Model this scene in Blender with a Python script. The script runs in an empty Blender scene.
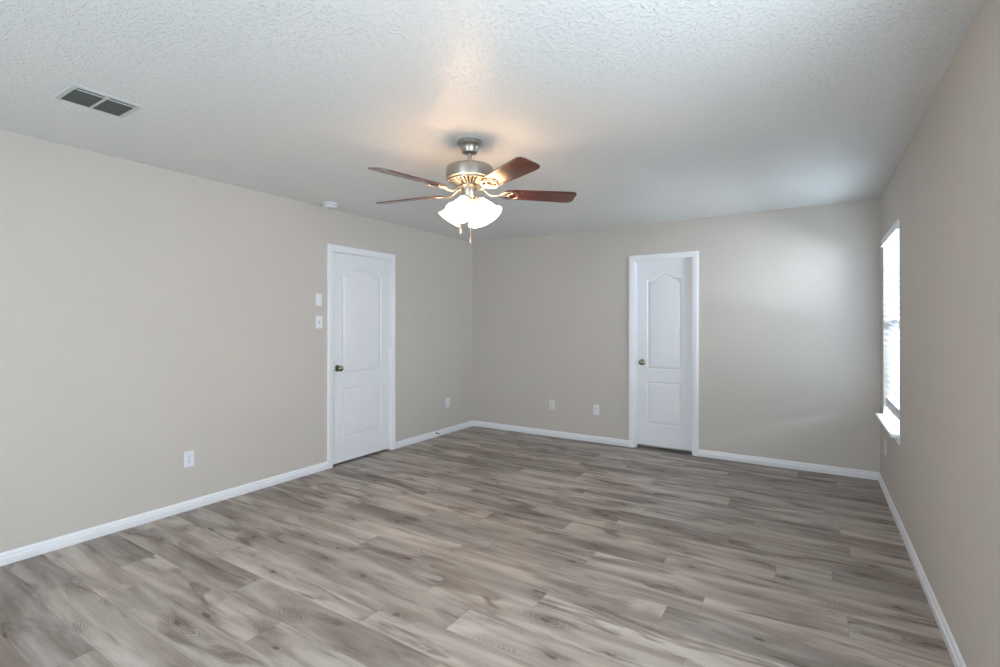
import bpy, bmesh, math, random
from mathutils import Vector, Matrix
SC = bpy.context.scene
COL = SC.collection
PI = math.pi

# ------------------------------------------------------------------ camera
YAW = .5657
cam_data = bpy.data.cameras.new('camera')
cam = bpy.data.objects.new('camera', cam_data)
COL.objects.link(cam)
cam.location = (0, 0, 1.3495)
cam.rotation_euler = (PI/2, 0, YAW)
cam_data.sensor_width = 36
cam_data.lens = 494.3/1000*36
cam_data.shift_y = -.009
cam_data.clip_start = .02
SC.camera = cam

# ------------------------------------------------------------------ world, light, exposure
SC.view_settings.view_transform = 'Standard'
SC.view_settings.look = 'None'
SC.view_settings.gamma = 1
SC.view_settings.use_curve_mapping = False
SC.view_settings.exposure = 0.07
world = bpy.data.worlds.new('sky')
SC.world = world
world.use_nodes = True
bg = world.node_tree.nodes['Background']
bg.inputs[0].default_value = (.86, .93, 1.0, 1)
bg.inputs[1].default_value = 1.0

XL, XR, YB, YF, H = -3.8415, .482, 5.374, -1.9, 2.44
WT = .14                                                # wall thickness

def area(name, loc, rot, sx, sy, power, color):
    l = bpy.data.lights.new(name, 'AREA')
    l.shape = 'RECTANGLE'; l.size = sx; l.size_y = sy
    l.energy = power; l.color = color
    o = bpy.data.objects.new(name, l); COL.objects.link(o)
    o.location = loc; o.rotation_euler = rot
    return o
# daylight entering by the windows of the room (the rear and near lamps fill their openings, outside the glass)
REAR_WIN = (-2.3, -.5, .60, 2.05)                      # x0, x1, z0, z1 in the wall behind the camera
SIDE_WIN = (.30, 1.78, .615, 2.045)                     # y0, y1, z0, z1 in the right wall beside the camera
DAY = (.80, .905, 1.0)
area('daylight_rear_window', ((REAR_WIN[0]+REAR_WIN[1])/2, YF-WT+.005, (REAR_WIN[2]+REAR_WIN[3])/2),
     (PI/2, 0, 0), REAR_WIN[1]-REAR_WIN[0], REAR_WIN[3]-REAR_WIN[2], 102, DAY)
area('daylight_near_window', (XR+WT-.005, (SIDE_WIN[0]+SIDE_WIN[1])/2, (SIDE_WIN[2]+SIDE_WIN[3])/2),
     (PI/2, 0, PI/2), SIDE_WIN[1]-SIDE_WIN[0], SIDE_WIN[3]-SIDE_WIN[2], 74, DAY)
area('daylight_side_panel', (XR+1.2, 4.5, 2.0), (PI/2-.4, 0, PI/2), 2.8, 2.0, 880, DAY)  # added oversized panel set well outside the blind window, tilted downward

# ------------------------------------------------------------------ helpers
def lin(r, g, b):
    f = lambda c: (c/255/12.92) if c/255 <= .04045 else ((c/255+.055)/1.055)**2.4
    return (f(r), f(g), f(b), 1)

def new_mat(name):
    m = bpy.data.materials.new(name); m.use_nodes = True
    nt = m.node_tree
    return m, nt, nt.nodes['Principled BSDF']

def plain(name, color, rough=.5, metal=0, spec=.5, bump=None, emit=None):
    """procedural paint / metal: slight noise in colour, optional bump (scale, strength, distance)"""
    m, nt, b = new_mat(name)
    tc = nt.nodes.new('ShaderNodeTexCoord')
    n = nt.nodes.new('ShaderNodeTexNoise'); n.inputs['Scale'].default_value = 2.5; n.inputs['Detail'].default_value = 2
    nt.links.new(tc.outputs['Object'], n.inputs['Vector'])
    mx = nt.nodes.new('ShaderNodeMix'); mx.data_type = 'RGBA'
    mx.inputs[6].default_value = tuple(c*.975 for c in color[:3])+(1,)
    mx.inputs[7].default_value = tuple(min(1, c*1.025) for c in color[:3])+(1,)
    nt.links.new(n.outputs['Fac'], mx.inputs[0]); nt.links.new(mx.outputs[2], b.inputs['Base Color'])
    b.inputs['Roughness'].default_value = rough
    b.inputs['Metallic'].default_value = metal
    b.inputs['Specular IOR Level'].default_value = spec
    if bump:
        n2 = nt.nodes.new('ShaderNodeTexNoise'); n2.inputs['Scale'].default_value = bump[0]; n2.inputs['Detail'].default_value = 3
        nt.links.new(tc.outputs['Object'], n2.inputs['Vector'])
        bp = nt.nodes.new('ShaderNodeBump'); bp.inputs['Strength'].default_value = bump[1]; bp.inputs['Distance'].default_value = bump[2]
        nt.links.new(n2.outputs['Fac'], bp.inputs['Height']); nt.links.new(bp.outputs[0], b.inputs['Normal'])
    if emit:
        b.inputs['Emission Color'].default_value = emit[0]; b.inputs['Emission Strength'].default_value = emit[1]
    return m

WALL_C = lin(198, 191, 183)
M = {}
M['wall'] = plain('greige_wall_paint', WALL_C, .62, spec=.3, bump=(55, .35, .003))
M['trim'] = plain('white_gloss_trim', lin(234, 234, 237), .32, spec=.5)
M['door'] = plain('white_door_paint', lin(228, 229, 232), .36, spec=.5)
M['plastic'] = plain('white_plastic', lin(226, 226, 232), .35)
M['plastic_grey'] = plain('grey_plastic', lin(150, 150, 152), .4)
M['almond'] = plain('almond_plastic', lin(214, 214, 208), .4)
M['dark'] = plain('dark_slot', lin(38, 38, 38), .7)
M['brown_metal'] = plain('aged_metal', lin(120, 100, 80), .35, metal=.9)
M['vent'] = plain('vent_enamel', lin(196, 198, 196), .42)
M['slat'] = plain('faux_wood_slat', lin(188, 193, 199), .38)
M['louver'] = plain('grey_louver', lin(80, 85, 79), .5)
M['lawn'] = plain('dry_grass', lin(150, 152, 138), .9)
M['fence'] = plain('weathered_fence', lin(150, 140, 130), .8)

# brushed nickel
m, nt, b = new_mat('brushed_nickel')
b.inputs['Base Color'].default_value = lin(178, 172, 164); b.inputs['Metallic'].default_value = 1; b.inputs['Roughness'].default_value = .34
tc = nt.nodes.new('ShaderNodeTexCoord'); mp = nt.nodes.new('ShaderNodeMapping'); mp.inputs['Scale'].default_value = (3, 3, 500)
n = nt.nodes.new('ShaderNodeTexNoise'); n.inputs['Scale'].default_value = 3
rr = nt.nodes.new('ShaderNodeMapRange'); rr.inputs['To Min'].default_value = .26; rr.inputs['To Max'].default_value = .46
nt.links.new(tc.outputs['Object'], mp.inputs[0]); nt.links.new(mp.outputs[0], n.inputs['Vector'])
nt.links.new(n.outputs['Fac'], rr.inputs[0]); nt.links.new(rr.outputs[0], b.inputs['Roughness'])
M['nickel'] = m
M['knob'] = plain('satin_nickel_knob', lin(150, 142, 128), .25, metal=1)

# fan blade walnut
m, nt, b = new_mat('walnut_blade')
tc = nt.nodes.new('ShaderNodeTexCoord'); mp = nt.nodes.new('ShaderNodeMapping'); mp.inputs['Scale'].default_value = (2, 34, 34)
n = nt.nodes.new('ShaderNodeTexNoise'); n.inputs['Scale'].default_value = 2; n.inputs['Detail'].default_value = 5
cr = nt.nodes.new('ShaderNodeValToRGB')
cr.color_ramp.elements[0].color = lin(66, 30, 20); cr.color_ramp.elements[0].position = .35
cr.color_ramp.elements[1].color = lin(116, 54, 34); cr.color_ramp.elements[1].position = .7
nt.links.new(tc.outputs['Object'], mp.inputs[0]); nt.links.new(mp.outputs[0], n.inputs['Vector'])
nt.links.new(n.outputs['Fac'], cr.inputs[0]); nt.links.new(cr.outputs[0], b.inputs['Base Color'])
b.inputs['Roughness'].default_value = .34; b.inputs['Coat Weight'].default_value = .8; b.inputs['Coat Roughness'].default_value = .22
M['blade'] = m

# lit opal glass and bulb: lamps
m, nt, b = new_mat('lit_opal_glass')
b.inputs['Base Color'].default_value = (.9, .88, .84, 1); b.inputs['Roughness'].default_value = .35
b.inputs['Emission Color'].default_value = (1, .62, .33, 1); b.inputs['Emission Strength'].default_value = 9
tc = nt.nodes.new('ShaderNodeTexCoord'); n = nt.nodes.new('ShaderNodeTexNoise'); n.inputs['Scale'].default_value = 14
mr = nt.nodes.new('ShaderNodeMapRange'); mr.inputs['To Min'].default_value = 14.5; mr.inputs['To Max'].default_value = 17.5
nt.links.new(tc.outputs['Object'], n.inputs['Vector']); nt.links.new(n.outputs['Fac'], mr.inputs[0]); nt.links.new(mr.outputs[0], b.inputs['Emission Strength'])
GLASS_EMIT = mr
M['opal'] = m
M['bulb'] = plain('lit_bulb', (1, .9, .75, 1), .4, emit=((1, .72, .45, 1), 20))

# window glass
m, nt, b = new_mat('window_glass')
out = nt.nodes['Material Output']
tr = nt.nodes.new('ShaderNodeBsdfTransparent'); tr.inputs[0].default_value = (.93, .95, .96, 1)
gl = nt.nodes.new('ShaderNodeBsdfGlossy'); gl.inputs['Roughness'].default_value = .02
lw = nt.nodes.new('ShaderNodeLayerWeight'); lw.inputs[0].default_value = .5
fr = nt.nodes.new('ShaderNodeMath'); fr.operation = 'POWER'; fr.inputs[1].default_value = 4      # grows towards grazing, the same on both faces
nt.links.new(lw.outputs['Facing'], fr.inputs[0])
ms = nt.nodes.new('ShaderNodeMixShader')
nt.links.new(fr.outputs[0], ms.inputs[0]); nt.links.new(tr.outputs[0], ms.inputs[1]); nt.links.new(gl.outputs[0], ms.inputs[2])
nt.links.new(ms.outputs[0], out.inputs[0])
M['glass'] = m

# textured ceiling
m, nt, b = new_mat('textured_ceiling_paint')
b.inputs['Base Color'].default_value = lin(228, 228, 226); b.inputs['Roughness'].default_value = .36
b.inputs['Specular IOR Level'].default_value = .55
tc = nt.nodes.new('ShaderNodeTexCoord')
n1 = nt.nodes.new('ShaderNodeTexNoise'); n1.inputs['Scale'].default_value = 66; n1.inputs['Detail'].default_value = 2.5; n1.inputs['Roughness'].default_value = .6
L = nt.links.new
L(tc.outputs['Object'], n1.inputs['Vector'])
sp = nt.nodes.new('ShaderNodeMapRange'); sp.interpolation_type = 'SMOOTHSTEP'
sp.inputs['From Min'].default_value = .50; sp.inputs['From Max'].default_value = .66
L(n1.outputs['Fac'], sp.inputs[0])
bp = nt.nodes.new('ShaderNodeBump'); bp.inputs['Strength'].default_value = .75; bp.inputs['Distance'].default_value = .0038
L(sp.outputs[0], bp.inputs['Height']); L(bp.outputs[0], b.inputs['Normal'])
CEIL_BUMP = bp
M['ceiling'] = m

# vinyl plank floor: per-plank attributes "tone" and "shift" on the mesh, plank-local metres in the uv map
m, nt, b = new_mat('grey_oak_vinyl_plank')
L = nt.links.new; N = nt.nodes.new
def math_n(op, a, b_=None, c=None, clamp=False):
    k = N('ShaderNodeMath'); k.operation = op; k.use_clamp = clamp
    for i, v in enumerate((a, b_, c)):
        if v is None: continue
        if isinstance(v, (int, float)): k.inputs[i].default_value = v
        else: L(v, k.inputs[i])
    return k.outputs[0]
def mixc(f, a, b_):
    k = N('ShaderNodeMix'); k.data_type = 'RGBA'
    for i, v in ((0, f), (6, a), (7, b_)):
        if isinstance(v, (int, float, tuple)): k.inputs[i].default_value = v
        else: L(v, k.inputs[i])
    return k.outputs[2]
def rng(v, a, b_, c=0., d=1.):
    k = N('ShaderNodeMapRange'); k.interpolation_type = 'SMOOTHSTEP'
    L(v, k.inputs[0])
    for i, q in enumerate((a, b_, c, d)): k.inputs[i+1].default_value = q
    return k.outputs[0]
tc = N('ShaderNodeTexCoord'); at = N('ShaderNodeAttribute'); at.attribute_name = 'shift'
tn = N('ShaderNodeAttribute'); tn.attribute_name = 'tone'
uv = N('ShaderNodeUVMap'); uv.uv_map = 'plank'
va = N('ShaderNodeVectorMath'); va.operation = 'ADD'
L(tc.outputs['Object'], va.inputs[0]); L(at.outputs['Vector'], va.inputs[1])
def tex(scale, sc=1, detail=4, rough=.55, dist=0, vec=None):
    mp = N('ShaderNodeMapping'); mp.inputs['Scale'].default_value = scale
    L(vec or va.outputs[0], mp.inputs[0])
    k = N('ShaderNodeTexNoise'); k.inputs['Scale'].default_value = sc; k.inputs['Detail'].default_value = detail
    k.inputs['Roughness'].default_value = rough; k.inputs['Distortion'].default_value = dist
    L(mp.outputs[0], k.inputs['Vector']); return k.outputs['Fac']
streak = tex((1.1, 10, 1), 1, 4, .55, .6)
broad = tex((1.6, 6.0, 1), 1, 3, .5, .7)
fiber = tex((7, 170, 1), 1, 3, .6)
blot = tex((1.7, 9.5, 1), 1, 5, .55, 1.1)
c = mixc(rng(streak, .30, .72), lin(146, 134, 124), lin(190, 181, 173))
c = mixc(math_n('MULTIPLY', rng(broad, .47, .70), .55), c, lin(112, 98, 88))
c = mixc(math_n('MULTIPLY', rng(blot, .53, .70), .70), c, lin(86, 69, 59))
# knots
mp = N('ShaderNodeMapping'); mp.inputs['Scale'].default_value = (2.1, 5.2, 1); L(va.outputs[0], mp.inputs[0])
vo = N('ShaderNodeTexVoronoi'); vo.inputs['Scale'].default_value = 1; vo.inputs['Randomness'].default_value = 1; vo.voronoi_dimensions = '2D'
L(mp.outputs[0], vo.inputs['Vector'])
sep = N('ShaderNodeSeparateColor'); L(vo.outputs['Color'], sep.inputs[0])
kd = math_n('ADD', vo.outputs['Distance'], math_n('MULTIPLY', math_n('SUBTRACT', tex((22, 50, 1), 1, 3),   .5), .30))
kn = math_n('MULTIPLY', rng(kd, .02, .075, 1, 0), math_n('GREATER_THAN', sep.outputs[0], .55))
c = mixc(math_n('MULTIPLY', kn, .75), c, lin(62, 48, 42))
halo = math_n('MULTIPLY', rng(kd, .06, .34, 1, 0), math_n('GREATER_THAN', sep.outputs[0], .5))
c = mixc(math_n('MULTIPLY', halo, .34), c, lin(104, 86, 76))
# fingerprint grain: elliptical rings about some of the knots
rg = math_n('SINE', math_n('MULTIPLY', math_n('ADD', vo.outputs['Distance'], math_n('MULTIPLY', tex((9, 16, 1), 1, 2), .22)), 120.))
rm = math_n('MULTIPLY', math_n('MULTIPLY', rng(vo.outputs['Distance'], .12, .34, 1, 0), math_n('GREATER_THAN', sep.outputs[1], .76)), rng(rg, -.4, .9))
c = mixc(math_n('MULTIPLY', rm, .42), c, lin(92, 76, 66))
# fibre and tone
hs = N('ShaderNodeHueSaturation'); L(c, hs.inputs['Color'])
L(math_n('MULTIPLY', rng(fiber, .3, .7, .92, 1.06), tn.outputs['Fac']), hs.inputs['Value'])
c = hs.outputs[0]
# plank edges
sx = N('ShaderNodeSeparateXYZ'); L(uv.outputs[0], sx.inputs[0])
e1 = math_n('MINIMUM', sx.outputs[0], math_n('SUBTRACT', 1.22, sx.outputs[0]))
e2 = math_n('MINIMUM', sx.outputs[1], math_n('SUBTRACT', .178, sx.outputs[1]))
ed = rng(math_n('MINIMUM', e1, e2), .0006, .0022, 1, 0)
c = mixc(math_n('MULTIPLY', ed, .25), c, lin(60, 50, 44))
L(c, b.inputs['Base Color'])
L(rng(streak, .3, .7, .50, .40), b.inputs['Roughness'])
b.inputs['Specular IOR Level'].default_value = .45
bp = N('ShaderNodeBump'); bp.inputs['Strength'].default_value = .25; bp.inputs['Distance'].default_value = .001
L(math_n('SUBTRACT', fiber, math_n('MULTIPLY', ed, 2)), bp.inputs['Height']); L(bp.outputs[0], b.inputs['Normal'])
M['floor'] = m

# ------------------------------------------------------------------ mesh helpers
class MB:
    def __init__(s): s.bm = bmesh.new()
    def verts_faces(s, vs, fs):
        v = [s.bm.verts.new(p) for p in vs]
        for f in fs:
            try: s.bm.faces.new([v[i] for i in f])
            except ValueError: pass
        return v
    def box(s, a, b, mat=None, bevel=0):
        x0, y0, z0 = (min(a[i], b[i]) for i in range(3)); x1, y1, z1 = (max(a[i], b[i]) for i in range(3))
        vs = [Vector(p) for p in ((x0,y0,z0),(x1,y0,z0),(x1,y1,z0),(x0,y1,z0),(x0,y0,z1),(x1,y0,z1),(x1,y1,z1),(x0,y1,z1))]
        if mat is not None: vs = [mat @ p for p in vs]
        v = s.verts_faces(vs, [(0,3,2,1),(4,5,6,7),(0,1,5,4),(1,2,6,5),(2,3,7,6),(3,0,4,7)])
        if bevel:
            es = {e for q in v for e in q.link_edges}
            bmesh.ops.bevel(s.bm, geom=list(es), offset=bevel, segments=2, profile=.7, affect='EDGES')
        return s
    def lathe(s, prof, n=40, mat=None):
        """prof: list of (r, z); closed at both ends when r == 0"""
        mat = mat or Matrix()
        rings = []
        for r, z in prof:
            if r < 1e-6: rings.append([s.bm.verts.new(mat @ Vector((0, 0, z)))])
            else: rings.append([s.bm.verts.new(mat @ Vector((r*math.cos(2*PI*k/n), r*math.sin(2*PI*k/n), z))) for k in range(n)])
        for A, B in zip(rings, rings[1:]):
            for k in range(n):
                j = (k+1) % n
                if len(A) == 1 and len(B) > 1: s.bm.faces.new((A[0], B[k], B[j]))
                elif len(B) == 1 and len(A) > 1: s.bm.faces.new((A[k], A[j], B[0]))
                elif len(A) > 1: s.bm.faces.new((A[k], A[j], B[j], B[k]))
        return s
    def tube(s, pts, r, n=8, flat=1.0, closed=False, mat=None):
        mat = mat or Matrix()
        pts = [Vector(p) for p in pts]; rings = []; m_ = len(pts)
        for i, p in enumerate(pts):
            if closed: t = pts[(i+1) % m_]-pts[i-1]
            else: t = pts[min(i+1, m_-1)]-pts[max(i-1, 0)]
            t.normalize()
            up = Vector((0, 0, 1)) if abs(t.z) < .95 else Vector((1, 0, 0))
            a = t.cross(up).normalized(); u = a.cross(t).normalized()
            rad = r[i] if isinstance(r, (list, tuple)) else r
            rings.append([s.bm.verts.new(mat @ (p + a*rad*math.cos(2*PI*k/n) + u*rad*flat*math.sin(2*PI*k/n))) for k in range(n)])
        seq = list(zip(rings, rings[1:])) + ([(rings[-1], rings[0])] if closed else [])
        for A, B in seq:
            for k in range(n):
                j = (k+1) % n; s.bm.faces.new((A[k], A[j], B[j], B[k]))
        if not closed:
            s.bm.faces.new(rings[0]); s.bm.faces.new(rings[-1])
        return s
    def prism(s, poly, z0, z1, mat=None, bevel=0):
        """poly: list of (x, y) extruded in z"""
        mat = mat or Matrix(); n = len(poly)
        a = [s.bm.verts.new(mat @ Vector((x, y, z0))) for x, y in poly]
        b_ = [s.bm.verts.new(mat @ Vector((x, y, z1))) for x, y in poly]
        top = s.bm.faces.new(b_); bot = s.bm.faces.new(a[::-1])
        for k in range(n): s.bm.faces.new((a[k], a[(k+1) % n], b_[(k+1) % n], b_[k]))
        if bevel:
            es = list(top.edges)+list(bot.edges)
            bmesh.ops.bevel(s.bm, geom=es, offset=bevel, segments=2, profile=.7, affect='EDGES')
        return s
    def sweep(s, prof, path, closed=False):
        """prof: (a, b) points; path: list of (origin, dirA, dirB) frames"""
        rings = [[s.bm.verts.new(Vector(o)+Vector(A)*a+Vector(B)*b_) for a, b_ in prof] for o, A, B in path]
        n = len(prof)
        for P, Q in zip(rings, rings[1:]):
            for k in range(n): s.bm.faces.new((P[k], P[(k+1) % n], Q[(k+1) % n], Q[k]))
        s.bm.faces.new(rings[0]); s.bm.faces.new(rings[-1])
        return s
    def build(s, name, mat, parent=None, sharp=35, tm=None):
        bmesh.ops.recalc_face_normals(s.bm, faces=s.bm.faces)
        me = bpy.data.meshes.new(name); s.bm.to_mesh(me); s.bm.free()
        if tm is not None: me.transform(tm)
        me.materials.append(mat)
        me.shade_smooth(); me.set_sharp_from_angle(angle=math.radians(sharp))
        o = bpy.data.objects.new(name, me); COL.objects.link(o)
        if parent: o.parent = parent
        return o

def empty(name, loc, rz=0):
    o = bpy.data.objects.new(name, None); COL.objects.link(o); o.location = loc; o.rotation_euler = (0, 0, rz); o.empty_display_size = .1
    return o
def tag(o, label=None, cat=None, group=None, kind=None):
    if label: o['label'] = label
    if cat: o['category'] = cat
    if group: o['group'] = group
    if kind: o['kind'] = kind
    return o
def struct(o, label=None): return tag(o, label=label, kind='structure')
def plabel(o, t): o['label'] = t; return o

# ------------------------------------------------------------------ shell
D1 = (3.100, 3.852)        # left-wall door slab, Y
D2 = (-1.652, -1.062)      # back-wall door slab, X
DT = 2.038                 # door slab top
W1 = (4.215, 5.105, .596, 2.045)   # right-wall window opening: y0, y1, z0, z1
J = .018                   # jamb thickness

w = MB()
w.box((XL-WT, YF-WT, -.05), (XL, D1[0]-J, H)); w.box((XL-WT, D1[1]+J, -.05), (XL, YB+WT, H))
w.box((XL-WT, D1[0]-J, DT+J+.003), (XL, D1[1]+J, H)); w.box((XL-WT-.02, D1[0]-.1, -.05), (XL-WT, D1[1]+.1, DT+.1))  # last box: added backing behind the door that keeps outside light out
struct(w.build('wall_left', M['wall']), 'greige painted left wall with a white door')
w = MB()
w.box((XL, YB, -.05), (D2[0]-J, YB+WT, H)); w.box((D2[1]+J, YB, -.05), (XR+WT, YB+WT, H))
w.box((D2[0]-J, YB, DT+J+.003), (D2[1]+J, YB+WT, H)); w.box((D2[0]-.1, YB+WT, -.05), (D2[1]+.1, YB+WT+.02, DT+.1))  # last box: added unseen panel sealing the doorway against sky light
struct(w.build('wall_back', M['wall']), 'greige far wall with a narrow white door')
w = MB()
SY0, SY1, SZ0, SZ1 = SIDE_WIN
w.box((XR, YF-WT, -.05), (XR+WT, SY0, H)); w.box((XR, SY1, -.05), (XR+WT, W1[0], H))
w.box((XR, SY0, -.05), (XR+WT, SY1, SZ0)); w.box((XR, SY0, SZ1), (XR+WT, SY1, H)); w.box((XR, W1[1], -.05), (XR+WT, YB, H))
w.box((XR, W1[0], -.05), (XR+WT, W1[1], W1[2])); w.box((XR, W1[0], W1[3]), (XR+WT, W1[1], H))
struct(w.build('wall_right', M['wall']), 'greige right wall with the window')
x0, x1, z0, z1 = REAR_WIN
w = MB()
w.box((XL, YF-WT, -.05), (x0, YF, H)); w.box((x1, YF-WT, -.05), (XR, YF, H))
w.box((x0, YF-WT, -.05), (x1, YF, z0)); w.box((x0, YF-WT, z1), (x1, YF, H))
struct(w.build('wall_front', M['wall']), 'greige wall behind the viewer with a wide window')
w = MB(); w.box((XL-WT, YF-WT, H), (XR+WT, YB+WT, H+.12))
struct(w.build('ceiling', M['ceiling']), 'white ceiling with sprayed knockdown texture')

# floor: one mesh, one quad per plank
PW, PLn = .178, 1.22
rows = {}
def row_of(y): return math.floor((y-2.611)/PW)
# joints seen in the photograph: (x of one joint, y inside the row)
for jx, jy in ((-1.09, 2.70), (-.455, 2.52), (-.72, 2.86), (.083, 3.22), (-.176, 3.05), (.18, 3.58), (-.545, 4.12), (.06, 4.30),
               (-1.377, 1.80), (-2.04, 1.28), (-2.955, 1.62), (-2.96, 1.12), (-3.70, 1.45)):
    rows[row_of(jy)] = jx
random.seed(11)
verts, faces, tones, shifts, uvs = [], [], [], [], []
k0, k1 = row_of(YF), row_of(YB+WT)
prev = .3
# tones of planks read off the photograph: (x, y) inside the plank, tone
HAND = [(-.6, 2.70, 1.10), (-1.2, 1.80, 1.13), (-2.3, 1.80, 1.0), (0.0, 2.52, 1.14), (-.9, 2.52, .92), (-.3, 2.86, 1.06), (-1.1, 2.86, .93),
        (.3, 3.58, 1.10), (-.9, 3.05, 1.10), (.1, 3.05, .88), (.25, 3.22, .80), (-.4, 3.22, .98), (0.2, 4.30, 1.08), (-2.3, 1.62, 1.12),
        (-3.4, 1.62, 1.06), (-1.9, 1.45, .90), (-2.9, 1.45, .92), (-1.6, 1.28, .90), (-2.6, 1.28, 1.06), (-1.7, 2.70, .88), (-.9, 2.0, 1.1),
        (-1.9, 2.16, .95), (-.6, 1.62, 1.1), (0, 1.9, 1.0), (-2.0, 1.98, .88)]
for k in range(k0, k1+1):
    y0 = 2.611+k*PW; y1 = y0+PW
    if k in rows: jx = rows[k]
    else:
        jx = prev + random.uniform(.28, .94)
    prev = jx
    start = jx - math.ceil((jx-(XL-.1))/PLn)*PLn
    x = start
    while x < XR+.05:
        xa, xb = max(x, XL-.1), min(x+PLn, XR+.05)
        ya, yb = max(y0, YF-.1), min(y1, YB+.13)
        if xb > xa+.001 and yb > ya:
            i = len(verts)
            verts += [(xa, ya, 0), (xb, ya, 0), (xb, yb, 0), (xa, yb, 0)]
            faces.append((i, i+1, i+2, i+3))
            t = random.choice((.80, .87, .93, .98, 1.03, 1.09, 1.14))
            for hx, hy, ht in HAND:
                if xa <= hx < xb and ya <= hy < yb: t = ht
            tones.append(t); shifts.append((random.uniform(-40, 40), random.uniform(-40, 40), 0))
            uvs += [(xa-x, ya-y0), (xb-x, ya-y0), (xb-x, yb-y0), (xa-x, yb-y0)]
        x += PLn
me = bpy.data.meshes.new('floor'); me.from_pydata(verts, [], faces)
a = me.attributes.new('tone', 'FLOAT', 'FACE'); a.data.foreach_set('value', tones)
a = me.attributes.new('shift', 'FLOAT_VECTOR', 'FACE'); a.data.foreach_set('vector', [q for s_ in shifts for q in s_])
ul = me.uv_layers.new(name='plank')
for i, q in enumerate(uvs): ul.data[i].uv = q
me.materials.append(M['floor'])
fl = bpy.data.objects.new('floor', me); COL.objects.link(fl)
struct(fl, 'grey oak vinyl plank floor')

# baseboards (profile: out from the wall, up)
BP = [(0, 0), (.013, 0), (.014, .003), (.014, .040), (.010, .043), (.0085, .047), (.0095, .051), (.0095, .058), (.006, .066), (.003, .070), (0, .071)]
def baseboard(name, p0, p1, out, cut0=0, cut1=0):
    p0, p1, out = Vector(p0), Vector(p1), Vector(out); d = (p1-p0).normalized()
    mb = MB()
    r0 = [mb.bm.verts.new(p0+out*a+Vector((0, 0, b_))+d*a*cut0) for a, b_ in BP]
    r1 = [mb.bm.verts.new(p1+out*a+Vector((0, 0, b_))-d*a*cut1) for a, b_ in BP]
    n = len(BP)
    for k in range(n): mb.bm.faces.new((r0[k], r0[(k+1) % n], r1[(k+1) % n], r1[k]))
    mb.bm.faces.new(r0); mb.bm.faces.new(r1)
    return struct(mb.build(name, M['trim'], sharp=25))
CW = .060   # casing width
baseboard('baseboard_left', (XL, YF, 0), (XL, D1[0]-.006-CW, 0), (1, 0, 0), 1, 0)
baseboard('baseboard_left', (XL, D1[1]+.006+CW, 0), (XL, YB, 0), (1, 0, 0), 0, 1)
baseboard('baseboard_back', (XL, YB, 0), (D2[0]-.010-CW, YB, 0), (0, -1, 0), 1, 0)
baseboard('baseboard_back', (D2[1]+.004+CW, YB, 0), (XR, YB, 0), (0, -1, 0), 0, 1)
baseboard('baseboard_right', (XR, YF, 0), (XR, YB, 0), (-1, 0, 0), 1, 1)
baseboard('baseboard_front', (XL, YF, 0), (XR, YF, 0), (0, 1, 0), 1, 1)

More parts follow.
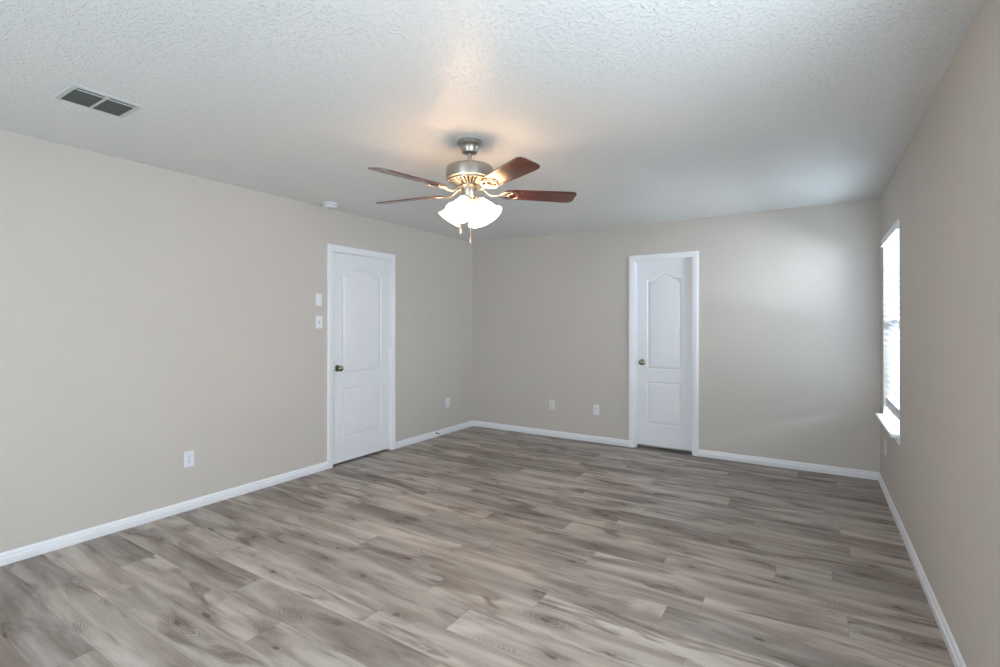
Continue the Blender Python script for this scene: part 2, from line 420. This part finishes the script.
# ------------------------------------------------------------------ doors
# built in local space: x across the door from 0 to w, y = 0 room face of the wall with the room at -y, z up
CP = [(0, 0), (0, .010), (.004, .012), (.018, .012), (.022, .015), (.040, .017), (.052, .018), (.058, .016), (.060, .012), (.060, 0)]
def offset_loop(pts, d):
    n = len(pts); out = []
    for i in range(n):
        p0, p, p1 = Vector(pts[i-1]), Vector(pts[i]), Vector(pts[(i+1) % n])
        e0 = (p-p0).normalized(); e1 = (p1-p).normalized()
        n0 = Vector((-e0.y, e0.x)); n1 = Vector((-e1.y, e1.x))
        m_ = (n0+n1); l_ = m_.length
        m_ = m_/l_ if l_ > 1e-6 else n0
        k = d/max(.35, m_.dot(n0))
        out.append((p.x+m_.x*k, p.y+m_.y*k))
    return out
def door(name, tname, wd, tm, recess, gap, panels, knob_x, knob_z, hinges, label):
    """panels: list of (x0, x1, z0, z1, arch)"""
    top = DT
    mb = MB(); bm = mb.bm
    yf = recess; th = .035
    # face with holes
    loops = []
    outer = [(0, gap), (wd, gap), (wd, top), (0, top)]
    def ring(pts, y): return [bm.verts.new((x, y, z)) for x, z in pts]
    edges = []
    ro = ring(outer, yf)
    for i in range(4): edges.append(bm.edges.new((ro[i], ro[(i+1) % 4])))
    for (a0, a1, b0, b1, arch) in panels:
        pts = [(a0, b0), (a1, b0)]
        if arch:
            n = 28; cx = (a0+a1)/2; hw = (a1-a0)/2
            for i in range(n+1):
                x = a1-(a1-a0)*i/n; t = min(1, abs(x-cx)/(hw*.76))
                pts.append((x, b1+arch*(1-(.5-.5*math.cos(PI*t))**1.5)))
        else: pts += [(a1, b1), (a0, b1)]
        prof = [(0, 0), (.003, .0035), (.009, .007), (.015, .0075), (.020, .0055), (.034, .0015), (.040, .001)]
        prev_r = None
        for d, dep in prof:
            r = ring(offset_loop(pts, d), yf+dep)
            if prev_r is None:
                for i in range(len(r)): edges.append(bm.edges.new((r[i], r[(i+1) % len(r)])))
            else:
                for i in range(len(r)):
                    j = (i+1) % len(r); bm.faces.new((prev_r[i], prev_r[j], r[j], r[i]))
            prev_r = r
        bm.faces.new(prev_r)
    bmesh.ops.triangle_fill(bm, use_beauty=True, use_dissolve=False, edges=edges)
    # sides and back
    rb = ring(outer, yf+th)
    for i in range(4):
        j = (i+1) % 4; bm.faces.new((ro[i], ro[j], rb[j], rb[i]))
    bm.faces.new(rb)
    slab = mb.build(name, M['door'], sharp=20)
    slab.matrix_world = tm
    struct(slab, label)
    # knob: rosette, neck, ball
    kn = MB(); R = Matrix.Translation((knob_x, yf, knob_z)) @ Matrix.Rotation(PI/2, 4, 'X')
    kn.lathe([(0, 0), (.033, 0), (.033, .004), (.029, .009), (.014, .011), (.011, .016), (.011, .028), (.017, .033), (.025, .040), (.0275, .048), (.026, .056), (.019, .063), (.010, .066), (0, .066)], 32, R)
    k = kn.build('door_knob', M['knob'], slab)
    plabel(k, 'satin nickel round knob')
    if hinges:
        for hz in (.25, 1.03, 1.82):
            hb = MB(); hb.lathe([(0, 0), (.0055, 0), (.0055, .09), (0, .09)], 12, Matrix.Translation((wd+.003, yf-.005, hz-.045)))
            hb.box((wd-.016, yf-.0015, hz-.045), (wd+.002, yf+.001, hz+.045))
            hb.build('hinge', M['trim'], slab)
    # casing + jamb + stop
    cs = MB(); g = .006
    g0 = g if hinges else .010; g1 = g if hinges else .004
    xl, xr, zt = -g0, wd+g1, top+.008
    for path in ([((xl, 0, 0), (-1, 0, 0), (0, -1, 0)), ((xl, 0, zt), (-1, 0, 1), (0, -1, 0)), ((xr, 0, zt), (1, 0, 1), (0, -1, 0)), ((xr, 0, 0), (1, 0, 0), (0, -1, 0))],):
        cs.sweep(CP, path)
    cas = cs.build(tname, M['trim'], sharp=25); cas.matrix_world = tm; struct(cas)
    jb = MB()
    jb.box((-J, 0, 0), (-.003, .14, top+.003)); jb.box((wd+.003, 0, 0), (wd+J, .14, top+.003)); jb.box((-J, 0, top+.003), (wd+J, .14, top+J))
    so = yf+th+.001 if hinges else yf-.014
    jb.box((-.003, so, 0), (.008, so+.012, top+.003)); jb.box((wd-.008, so, 0), (wd+.003, so+.012, top+.003)); jb.box((-.003, so, top-.006), (wd+.003, so+.012, top+.003))
    jb.build('jamb', M['trim'], cas)
    return slab

TM1 = Matrix.Translation((XL, D1[0], 0)) @ Matrix.Rotation(PI/2, 4, 'Z')     # local x -> +Y, local -y -> +X
w1 = D1[1]-D1[0]
door('door_1', 'trim_1', w1, TM1, .010, .022,
     [(.120, w1-.120, .865, 1.855, .062), (.120, w1-.120, .250, .728, 0)], .062, .930, True, 'white two-panel arched door in the left wall')
TM2 = Matrix.Translation((D2[0], YB, 0))
w2 = D2[1]-D2[0]
door('door_2', 'trim_2', w2, TM2, .045, .034,
     [(.115, w2-.115, .862, 1.838, .056), (.115, w2-.115, .262, .728, 0)], .062, .936, False, 'narrow white two-panel arched door in the far wall')

# ------------------------------------------------------------------ window and blind in the right wall
y0, y1, z0, z1 = W1
win = empty('window_1', (XR+.06, (y0+y1)/2, z0)); struct(win, 'single-hung window in the right wall')
TI = win.matrix_world.copy(); TI = Matrix.Translation((-(XR+.06), -(y0+y1)/2, -z0))
fx = XR+.085
mb = MB()
for a, b_ in (((fx, y0, z0), (fx+.05, y0+.035, z1)), ((fx, y1-.035, z0), (fx+.05, y1, z1)), ((fx, y0, z0), (fx+.05, y1, z0+.035)), ((fx, y0, z1-.035), (fx+.05, y1, z1)),
              ((fx+.008, y0, 1.325), (fx+.042, y1, 1.375))): mb.box(a, b_)
mb.build('window_frame', M['trim'], win, tm=TI)
for a, b_ in ((z0+.035, 1.325), (1.375, z1-.035)):
    mb = MB(); mb.box((fx+.024, y0+.035, a), (fx+.028, y1-.035, b_)); mb.build('pane', M['glass'], win, tm=TI)
mb = MB()    # stool with horns and returned nose, apron under it
mb.prism([(XR+.085, y0+.001), (XR+.085, y1-.001), (XR, y1-.001), (XR, y1+.05), (XR-.050, y1+.05), (XR-.050, y0-.05), (XR, y0-.05), (XR, y0+.001)], z0, z0+.019, bevel=.005)
mb.build('window_sill', M['trim'], win, tm=TI)
mb = MB(); mb.sweep([(0, 0), (.012, 0), (.015, -.012), (.013, -.028), (.009, -.042), (0, -.046)],
                    [((XR, y0-.03, z0), (-1, 0, 0), (0, 0, 1)), ((XR, y1+.03, z0), (-1, 0, 0), (0, 0, 1))])
mb.build('apron', M['trim'], win, tm=TI)

bl = empty('window_blind', (XR+.035, (y0+y1)/2, z1))
tag(bl, 'white horizontal slat blind lowered over the bright window in the right wall', 'window blind')
TB = Matrix.Translation((-(XR+.035), -(y0+y1)/2, -z1))
by0, by1 = y0+.010, y1-.010
mb = MB(); mb.sweep([(0, 0), (.006, -.004), (.012, -.006), (.012, -.048), (.017, -.056), (.017, -.066), (0, -.066)],
                    [((XR-.002, y0-.030, z1+.006), (-1, 0, 0), (0, 0, 1)), ((XR-.002, y1+.018, z1+.006), (-1, 0, 0), (0, 0, 1))])
plabel(mb.build('valance', M['trim'], bl, tm=TB), 'moulded white valance across the top')
mb = MB(); mb.box((XR+.012, by0, z1-.045), (XR+.068, by1, z1-.002)); mb.build('headrail', M['trim'], bl, tm=TB)
mb = MB(); top, bot, xc = z1-.062, z0+.205, XR+.043
ns = int((top-bot)/.0445)
tilt = math.radians(31)
for i in range(ns):
    zc = top-i*(top-bot)/(ns-1)
    R = Matrix.Translation((xc, 0, zc)) @ Matrix.Rotation(tilt, 4, 'Y')
    mb.prism([(-.025, -.0015), (-.012, .0005), (0, .0012), (.012, .0005), (.025, -.0015), (.025, .0010), (.012, .003), (0, .0037), (-.012, .003), (-.025, .0010)], by0, by1,
             mat=R @ Matrix(((1, 0, 0, 0), (0, 0, 1, 0), (0, 1, 0, 0), (0, 0, 0, 1))))
mb.build('slats', M['slat'], bl, tm=TB)
mb = MB(); mb.box((xc-.026, by0, z0+.086), (xc+.026, by1, z0+.104), bevel=.003); mb.build('bottom_rail', M['trim'], bl, tm=TB)
mb = MB()
for i in range(12): mb.box((xc-.025, by0, z0+.1055+i*.0046), (xc+.025, by1, z0+.1083+i*.0046))
mb.build('stacked_slats', M['trim'], bl, tm=TB)
for yy in (by0+.13, (by0+by1)/2, by1-.13):
    mb = MB()
    for xx in (xc-.027, xc+.027): mb.box((xx-.001, yy-.0015, z0+.10), (xx+.001, yy+.0015, z1-.045))
    mb.build('ladder_cord', M['slat'], bl, tm=TB)
mb = MB(); mb.tube([(xc-.034, by1-.07, z1-.05), (xc-.034, by1-.07, z1-.62)], .0035, 8); mb.build('tilt_wand', M['slat'], bl, tm=TB)

# outside: ground and a board fence beyond the window, both big enough for the light to be honest
mb = MB(); mb.box((-30, -30, -.45), (30, 30, -.35)); g = mb.build('ground', M['lawn']); struct(g)
mb = MB()
for i in range(80): mb.box((3.6+.012*(i % 2), -2+i*.15, -.35), (3.625+.012*(i % 2), -2+i*.15+.145, 1.45))
struct(mb.build('fence', M['fence']), 'weathered board fence outside the window')

# window behind the viewer
x0, x1, z0, z1 = REAR_WIN
win2 = empty('window_2', ((x0+x1)/2, YF-.1, z0)); struct(win2, 'wide window behind the viewer')
T2 = Matrix.Translation((-(x0+x1)/2, -(YF-.1), -z0))
mb = MB()
for a, b_ in (((x0, YF-.12, z0), (x0+.04, YF-.08, z1)), ((x1-.04, YF-.12, z0), (x1, YF-.08, z1)), ((x0, YF-.12, z0), (x1, YF-.08, z0+.04)), ((x0, YF-.12, z1-.04), (x1, YF-.08, z1)),
              (((x0+x1)/2-.03, YF-.12, z0), ((x0+x1)/2+.03, YF-.08, z1))): mb.box(a, b_)
mb.build('window_frame', M['trim'], win2, tm=T2)
mb = MB(); mb.box((x0+.04, YF-.102, z0+.04), (x1-.04, YF-.098, z1-.04)); mb.build('pane', M['glass'], win2, tm=T2)
mb = MB(); mb.box((x0-.05, YF-.08, z0-.02), (x1+.05, YF+.03, z0), bevel=.004); mb.build('window_sill', M['trim'], win2, tm=T2)

# window in the right wall beside the viewer
win3 = empty('window_3', (XR+.1, (SY0+SY1)/2, SZ0)); struct(win3, 'window in the right wall beside the viewer')
T3 = Matrix.Translation((-(XR+.1), -(SY0+SY1)/2, -SZ0))
mb = MB()
for a, b_ in (((XR+.085, SY0, SZ0), (XR+.125, SY0+.04, SZ1)), ((XR+.085, SY1-.04, SZ0), (XR+.125, SY1, SZ1)), ((XR+.085, SY0, SZ0), (XR+.125, SY1, SZ0+.04)), ((XR+.085, SY0, SZ1-.04), (XR+.125, SY1, SZ1)),
              ((XR+.085, (SY0+SY1)/2-.03, SZ0), (XR+.125, (SY0+SY1)/2+.03, SZ1))): mb.box(a, b_)
mb.build('window_frame', M['trim'], win3, tm=T3)
mb = MB(); mb.box((XR+.103, SY0+.04, SZ0+.04), (XR+.107, SY1-.04, SZ1-.04)); mb.build('pane', M['glass'], win3, tm=T3)
mb = MB(); mb.box((XR-.05, SY0-.05, SZ0-.001), (XR+.085, SY1+.05, SZ0+.018), bevel=.004); mb.build('window_sill', M['trim'], win3, tm=T3)

# ------------------------------------------------------------------ wall plates; local: x right, -y into the room, z up, origin plate centre
def wall_tm(wall, p, z):
    if wall == 'L': return (XL, p, z), PI/2
    if wall == 'B': return (p, YB, z), 0
    return (XR, p, z), -PI/2
def plate_body(parent, mat, w_=.070, h=.1145):
    mb = MB(); mb.box((-w_/2, -.006, -h/2), (w_/2, 0, h/2), bevel=.0025)
    return mb.build('cover_plate', mat, parent)
def screw(parent, z, mat):
    mb = MB(); mb.lathe([(0, 0), (.0035, 0), (.003, .001), (0, .0012)], 10, Matrix.Translation((0, -.006, z)) @ Matrix.Rotation(PI/2, 4, 'X'))
    mb.build('screw', mat, parent)
def outlet(name, wall, p, z, label, mat='plastic'):
    loc, rz = wall_tm(wall, p, z); e = empty(name, loc, rz)
    tag(e, label, 'wall outlet', 'duplex outlets near the floor')
    plate_body(e, M[mat])
    for s in (-1, 1):
        mb = MB(); poly = [(.0165*math.cos(t), .0165*math.sin(t)) for t in [2*PI*k/28 for k in range(28)]]
        poly = [(x, max(-.0135, min(.0135, y))) for x, y in poly]
        R = Matrix.Translation((0, -.006, s*.0195)) @ Matrix.Rotation(PI/2, 4, 'X')
        mb.prism(poly, 0, .0018, mat=R)
        r = mb.build('receptacle', M[mat], e)
        mb = MB()
        for xx, hh in ((-.0065, .0048), (.0065, .0038)): mb.box((xx-.0012, -.0083, s*.0195+.002-hh), (xx+.0012, -.0075, s*.0195+.002+hh))
        mb.lathe([(0, 0), (.0024, 0), (.0024, .0006), (0, .0006)], 10, Matrix.Translation((0, -.0077, s*.0195-.009)) @ Matrix.Rotation(PI/2, 4, 'X'))
        plabel(mb.build('slots', M['dark'], r), 'dark plug slots')
    screw(e, 0, M['plastic_grey'])
    return e
outlet('wall_outlet', 'L', 1.823, .372, 'white duplex outlet on the left wall, nearest the viewer')
outlet('wall_outlet', 'L', 4.835, .380, 'small white outlet on the left wall between the door and the far corner')
outlet('wall_outlet', 'B', -2.103, .372, 'white duplex outlet on the far wall next to the narrow door')
outlet('wall_outlet', 'R', 4.945, .378, 'white outlet on the right wall under the window sill')
# coax plate
loc, rz = wall_tm('B', -2.668, .382); e = empty('cable_plate', loc, rz)
tag(e, 'pale cable jack plate on the far wall, left of the white outlet', 'cable jack')
plate_body(e, M['almond'])
mb = MB(); R = Matrix.Translation((0, -.006, 0)) @ Matrix.Rotation(PI/2, 4, 'X')
mb.lathe([(0, 0), (.0065, 0), (.0065, .003), (.0045, .003), (.0045, .011), (.001, .011), (0, .009)], 12, R)
plabel(mb.build('connector', M['brown_metal'], e), 'dark metal screw-on connector')
for z in (-.042, .042): screw(e, z, M['plastic_grey'])
# blank plate and light switch by the left door
loc, rz = wall_tm('L', 2.942, 1.577); e = empty('wall_control', loc, rz)
tag(e, 'blank white wall plate above the light switch beside the left door', 'wall plate')
plate_body(e, M['plastic'], .064, .112)
mb = MB(); mb.box((-.017, -.0085, -.034), (.017, -.006, .034), bevel=.001); mb.build('cover', M['plastic'], e)
loc, rz = wall_tm('L', 2.945, 1.372); e = empty('light_switch', loc, rz)
tag(e, 'white toggle light switch beside the left door, below the blank plate', 'light switch')
plate_body(e, M['plastic'])
mb = MB(); mb.box((-.0055, -.0068, -.012), (.0055, -.006, .012)); f = mb.build('switch_bezel', M['plastic_grey'], e)
mb = MB(); mb.box((-.004, -.014, -.0045), (.004, 0, .0045), mat=Matrix.Translation((0, -.006, .001)) @ Matrix.Rotation(math.radians(-28), 4, 'X'), bevel=.001); mb.build('toggle', M['plastic'], e)
for z in (-.042, .042): screw(e, z, M['plastic_grey'])

# spring door stop on the left baseboard
ds = empty('door_stop', (XL+.014, 4.600, .045)); tag(ds, 'small metal spring door stop on the left baseboard near the far corner', 'door stop')
mb = MB(); R = Matrix.Rotation(PI/2, 4, 'Y')
mb.lathe([(0, 0), (.011, 0), (.011, .003), (.006, .007), (0, .007)], 16, R); mb.build('mount', M['brown_metal'], ds)
mb = MB(); pts = [(.006+.052*t/96, .0045*math.cos(t*.9), .0045*math.sin(t*.9)) for t in range(97)]
mb.tube(pts, .0011, 5); mb.build('spring', M['brown_metal'], ds)
mb = MB(); mb.lathe([(0, .056), (.0065, .056), (.0075, .062), (.0075, .068), (.005, .072), (0, .072)], 16, R); plabel(mb.build('bumper', M['plastic'], ds), 'white rubber tip')

# ------------------------------------------------------------------ ceiling vent
vx0, vx1, vy0, vy1 = -3.072, -2.830, .850, 1.130
v = empty('ceiling_vent', ((vx0+vx1)/2, (vy0+vy1)/2, H)); tag(v, 'rectangular white air register with two dark louvered halves on the ceiling', 'air vent')
TV = Matrix.Translation((-(vx0+vx1)/2, -(vy0+vy1)/2, 0)); hx, hy = (vx1-vx0)/2, (vy1-vy0)/2
ix, iy = hx-.018, hy-.022
mb = MB()
def flange(mb):
    o = [(-hx, -hy), (hx, -hy), (hx, hy), (-hx, hy)]; i_ = [(-ix, -iy), (ix, -iy), (ix, iy), (-ix, iy)]
    m2 = [(x*(1-.004/hx), y*(1-.004/hy)) for x, y in o]
    R = [[mb.bm.verts.new((x, y, z)) for x, y in q] for q, z in ((o, 0), (o, -.002), (m2, -.005), (i_, -.0065), (i_, -.001))]
    for A, B in zip(R, R[1:]):
        for k in range(4): mb.bm.faces.new((A[k], A[(k+1) % 4], B[(k+1) % 4], B[k]))
flange(mb); mb.build('frame', M['vent'], v, sharp=15)
mb = MB(); mb.box((-ix, -iy, -.0015), (ix, iy, -.0005)); plabel(mb.build('duct_shade_plate', M['dark'], v), 'dark plate painted as the shaded duct behind the louvers')  # dark plate under the ceiling stands in for the unlit duct
mb = MB(); mb.box((-ix, -.006, -.0070), (ix, .006, -.002)); mb.box((ix-.024, -iy, -.0075), (ix-.017, iy, -.004)); mb.build('divider', M['vent'], v)
mb = MB(); nl = 15
for s in (0, 1):
    a, b_ = ((-iy, -.006), (.006, iy))[s]
    for i in range(nl):
        x = -ix+.006+i*(2*ix-.040)/(nl-1)
        mb.box((-.0036, a, -.0004), (.0036, b_, .0004), mat=Matrix.Translation((x, 0, -.0046)) @ Matrix.Rotation(math.radians(-48), 4, 'Y'))
mb.build('louvers', M['louver'], v)
mb = MB(); mb.tube([(-ix+.012, -iy-.004, -.010), (-ix+.012, -iy-.004, -.024)], .003, 8); mb.build('lever', M['vent'], v)

# ------------------------------------------------------------------ smoke detector
sd = empty('smoke_detector', (-3.685, 2.945, H)); tag(sd, 'round white smoke detector on the ceiling near the left wall above the door', 'smoke detector')
mb = MB(); mb.lathe([(0, 0), (.067, 0), (.067, -.008), (.064, -.012), (0, -.012)], 40); mb.build('mounting_ring', M['plastic'], sd)
mb = MB(); mb.lathe([(.058, -.012), (.058, -.018), (.062, -.020), (.060, -.030), (.050, -.038), (.032, -.041), (0, -.042)], 40); mb.build('cover', M['plastic'], sd)
mb = MB(); mb.lathe([(.0585, -.013), (.0592, -.0155), (.0585, -.018)], 40); mb.build('sensing_gap', M['plastic_grey'], sd)
mb = MB(); mb.lathe([(0, -.0415), (.009, -.0415), (.009, -.0445), (0, -.045)], 16, Matrix.Translation((.012, -.014, .001))); mb.build('test_button', M['plastic_grey'], sd)

# ------------------------------------------------------------------ ceiling fan
FX, FY = -1.734, 2.393
fan = empty('ceiling_fan', (FX, FY, H)); tag(fan, 'brushed nickel ceiling fan with five walnut blades and lit white glass shades', 'ceiling fan')
fan.rotation_euler = (0, 0, YAW)      # local x = right, local y = away from the viewer
def part(mb, name, mat, parent=fan, sharp=35, tm=None): return mb.build(name, mat, parent, sharp, tm)
mb = MB(); mb.lathe([(0, 0), (.072, 0), (.073, -.004), (.073, -.020), (.069, -.024), (.064, -.028), (.058, -.034), (.052, -.048), (.047, -.062), (.044, -.068), (.030, -.073), (.014, -.075), (0, -.075)], 48)
plabel(part(mb, 'canopy', M['nickel'], sharp=30), 'brushed nickel canopy against the ceiling')
mb = MB(); mb.lathe([(0, -.07), (.0125, -.07), (.0125, -.135), (.020, -.137), (.020, -.150), (0, -.150)], 24)
part(mb, 'downrod', M['nickel'])
mb = MB(); mb.lathe([(0, -.141), (.045, -.141), (.100, -.146), (.128, -.152), (.138, -.160), (.1405, -.170), (.1405, -.222), (.139, -.227), (.134, -.230), (.110, -.2305), (0, -.2305)], 64)
part(mb, 'motor_housing', M['nickel'], sharp=40)
# under-motor vent ring with radial ribs
mb = MB(); mb.lathe([(0, -.2306), (.112, -.2306), (.116, -.236), (.062, -.250), (.060, -.262), (0, -.262)], 48)
vr = part(mb, 'vent_ring', M['dark'])
mb = MB()
for i in range(30):
    A = Matrix.Rotation(2*PI*i/30, 4, 'Z')
    mb.verts_faces([A @ Vector(p) for p in ((.060, -.004, -.248), (.060, .004, -.248), (.124, .0065, -.231), (.124, -.0065, -.231), (.060, -.004, -.264), (.060, .004, -.264), (.124, .0065, -.241), (.124, -.0065, -.241))],
                   [(0,3,2,1), (4,5,6,7), (0,1,5,4), (1,2,6,5), (2,3,7,6), (3,0,4,7)])
mb.lathe([(.121, -.2310), (.128, -.2310), (.127, -.240), (.120, -.241)], 48)
plabel(part(mb, 'vent_rib', M['nickel'], vr), 'radial nickel ribs')
mb = MB(); mb.lathe([(0, -.255), (.060, -.255), (.064, -.260), (.064, -.270), (.056, -.275), (.050, -.279), (.050, -.334), (.046, -.340), (0, -.342)], 40)
part(mb, 'switch_housing', M['nickel'])
# blades
BZ = -.303                 # blade plane below the ceiling
def blade_outline():
    r0, r1 = .200, .655
    pts = []
    def hw(t): return .056+.014*t
    n = 10
    for i in range(n+1):     # root, rounded
        a = PI/2+PI*i/n; pts.append((r0+.030+.030*math.cos(a), .050*math.sin(a) if abs(math.sin(a)) < .99 else .050*math.sin(a)))
    pts = [(x, y) for x, y in pts]
    bottom = [(r0+.08, -hw(.1)), (r1-.06, -hw(.95)), (r1-.025, -hw(1)+.002), (r1-.008, -hw(1)+.012), (r1, -hw(1)+.030)]
    topp = [(x, -y) for x, y in reversed(bottom)]
    return pts+bottom+topp
def iron_mb():
    """scrolled blade holder: arm from the hub, then two open loops and a pad on the underside of the blade root"""
    mb = MB()
    arm = [(.050, 0, .030), (.085, 0, .018), (.110, 0, -.002), (.135, 0, -.015), (.165, 0, -.014), (.190, 0, -.010)]
    mb.tube(arm, [.010, .008, .007, .007, .008, .008], 8, .7)
    def loop(cx, cy, rx, ry, rot, z=-.010):
        pts = []
        for k in range(22):
            t = 2*PI*k/22; x, y = rx*math.cos(t), ry*math.sin(t)
            pts.append((cx+x*math.cos(rot)-y*math.sin(rot), cy+x*math.sin(rot)+y*math.cos(rot), z))
        mb.tube(pts, .0045, 6, .7, closed=True)
    loop(.222, .026, .040, .017, .42); loop(.222, -.026, .040, .017, -.42)
    loop(.245, 0, .052, .042, 0); loop(.212, 0, .026, .012, 0)
    mb.lathe([(0, -.007), (.010, -.007), (.010, -.012), (0, -.013)], 12, Matrix.Translation((.292, 0, 0)))
    for s in (-1, 1): mb.lathe([(0, -.007), (.008, -.007), (.008, -.012), (0, -.013)], 12, Matrix.Translation((.258, s*.040, 0)))
    return mb
PITCH = math.radians(12)
ANG = (10.5, 83, 156, 225, 300.5)
b0 = None; i0 = None
for d in ANG:
    R = Matrix.Translation((0, 0, BZ)) @ Matrix.Rotation(math.radians(d), 4, 'Z')
    if b0 is None:
        mb = MB(); mb.prism(blade_outline(), -.003, .003, mat=Matrix.Rotation(-PITCH, 4, 'X'), bevel=.0012)
        bo = part(mb, 'blade', M['blade']); b0 = bo
        mb = iron_mb(); io = part(mb, 'blade_iron', M['nickel'], bo); i0 = io
        # pitch the iron's outer half with the blade
        for v_ in io.data.vertices:
            k = max(0, min(1, (v_.co.x-.12)/.08)); a = -PITCH*k
            y, z = v_.co.y, v_.co.z; v_.co.y = y*math.cos(a)-z*math.sin(a); v_.co.z = y*math.sin(a)+z*math.cos(a)
    else:
        bo = b0.copy(); COL.objects.link(bo); bo.parent = fan
        io = i0.copy(); COL.objects.link(io); io.parent = bo
    bo.matrix_local = R
# light kit
mb = MB(); mb.lathe([(0, -.336), (.036, -.336), (.042, -.342), (.042, -.350), (.032, -.358), (.027, -.374), (.020, -.384), (.011, -.391), (.007, -.402), (0, -.404)], 32)
part(mb, 'light_fitter', M['nickel'])
TILT = math.radians(38)
s0 = a0 = bb0 = None
SH = [(.020, .006), (.027, .004), (.030, -.004), (.033, -.018), (.040, -.038), (.048, -.058), (.053, -.076), (.058, -.092), (.066, -.106), (.076, -.117)]
for d in (-114, -24, 66, 156):
    RZ = Matrix.Rotation(math.radians(d), 4, 'Z')
    if s0 is None:
        mb = MB()
        mb.tube([(.028, 0, -.346), (.046, 0, -.338), (.058, 0, -.342), (.064, 0, -.352)], .0075, 10)
        mb.lathe([(0, .010), (.020, .010), (.0275, .004), (.0285, -.010), (.026, -.011), (.024, .002), (0, .002)], 24, Matrix.Translation((.066, 0, -.356)) @ Matrix.Rotation(-TILT, 4, 'Y'))
        mb.tube([(.024, 0, -.374), (.040, 0, -.382), (.052, 0, -.376), (.056, 0, -.364)], .004, 8)
        ao = part(mb, 'lamp_arm', M['nickel']); a0 = ao
        T = Matrix.Translation((.068, 0, -.360)) @ Matrix.Rotation(-TILT, 4, 'Y')
        # ruffled tulip shade with thickness
        mb = MB(); n = 48; outer, inner = [], []
        for j, (r, z) in enumerate(SH):
            ruf = max(0, (j-6))/3*.0008
            outer.append([mb.bm.verts.new(T @ Vector(((r+ruf*math.cos(8*t))*math.cos(t), (r+ruf*math.cos(8*t))*math.sin(t), z))) for t in [2*PI*k/n for k in range(n)]])
            inner.append([mb.bm.verts.new(T @ Vector(((r-.003+ruf*math.cos(8*t))*math.cos(t), (r-.003+ruf*math.cos(8*t))*math.sin(t), z+.0005))) for t in [2*PI*k/n for k in range(n)]])
        def skin(A, B):
            for k in range(n): mb.bm.faces.new((A[k], A[(k+1) % n], B[(k+1) % n], B[k]))
        for A, B in zip(outer, outer[1:]): skin(A, B)
        for A, B in zip(inner, inner[1:]): skin(A, B)
        skin(outer[-1], inner[-1]); skin(outer[0], inner[0])
        so = part(mb, 'lamp_shade', M['opal']); s0 = so
        mb = MB(); mb.lathe([(0, .0), (.012, 0), (.013, -.018), (.018, -.030), (.026, -.048), (.028, -.062), (.023, -.076), (.012, -.085), (0, -.088)], 24, T)
        bu = part(mb, 'bulb', M['bulb'], so); bb0 = bu
    else:
        ao = a0.copy(); COL.objects.link(ao); ao.parent = fan
        so = s0.copy(); COL.objects.link(so); so.parent = fan
        bu = bb0.copy(); COL.objects.link(bu); bu.parent = so
    ao.matrix_local = RZ; so.matrix_local = RZ
# pull chains
for (x, y, zb, w_) in ((-.054, -.028, -.520, 'a'), (.002, .030, -.565, 'b')):
    mb = MB(); z = -.340
    mb.tube([(x*.8, y*.8, -.325), (x, y, -.332), (x, y, zb)], .0013, 6)
    q = -.34
    while q > zb: mb.lathe([(0, .0018), (.0018, 0), (0, -.0018)], 6, Matrix.Translation((x, y, q))); q -= .0055
    ch = part(mb, 'pull_chain', M['nickel'])
    mb = MB(); mb.lathe([(0, 0), (.003, 0), (.004, -.008), (.008, -.022), (.009, -.030), (.006, -.038), (0, -.041)], 16, Matrix.Translation((x, y, zb)))
    part(mb, 'pull_fob', M['nickel'], ch)
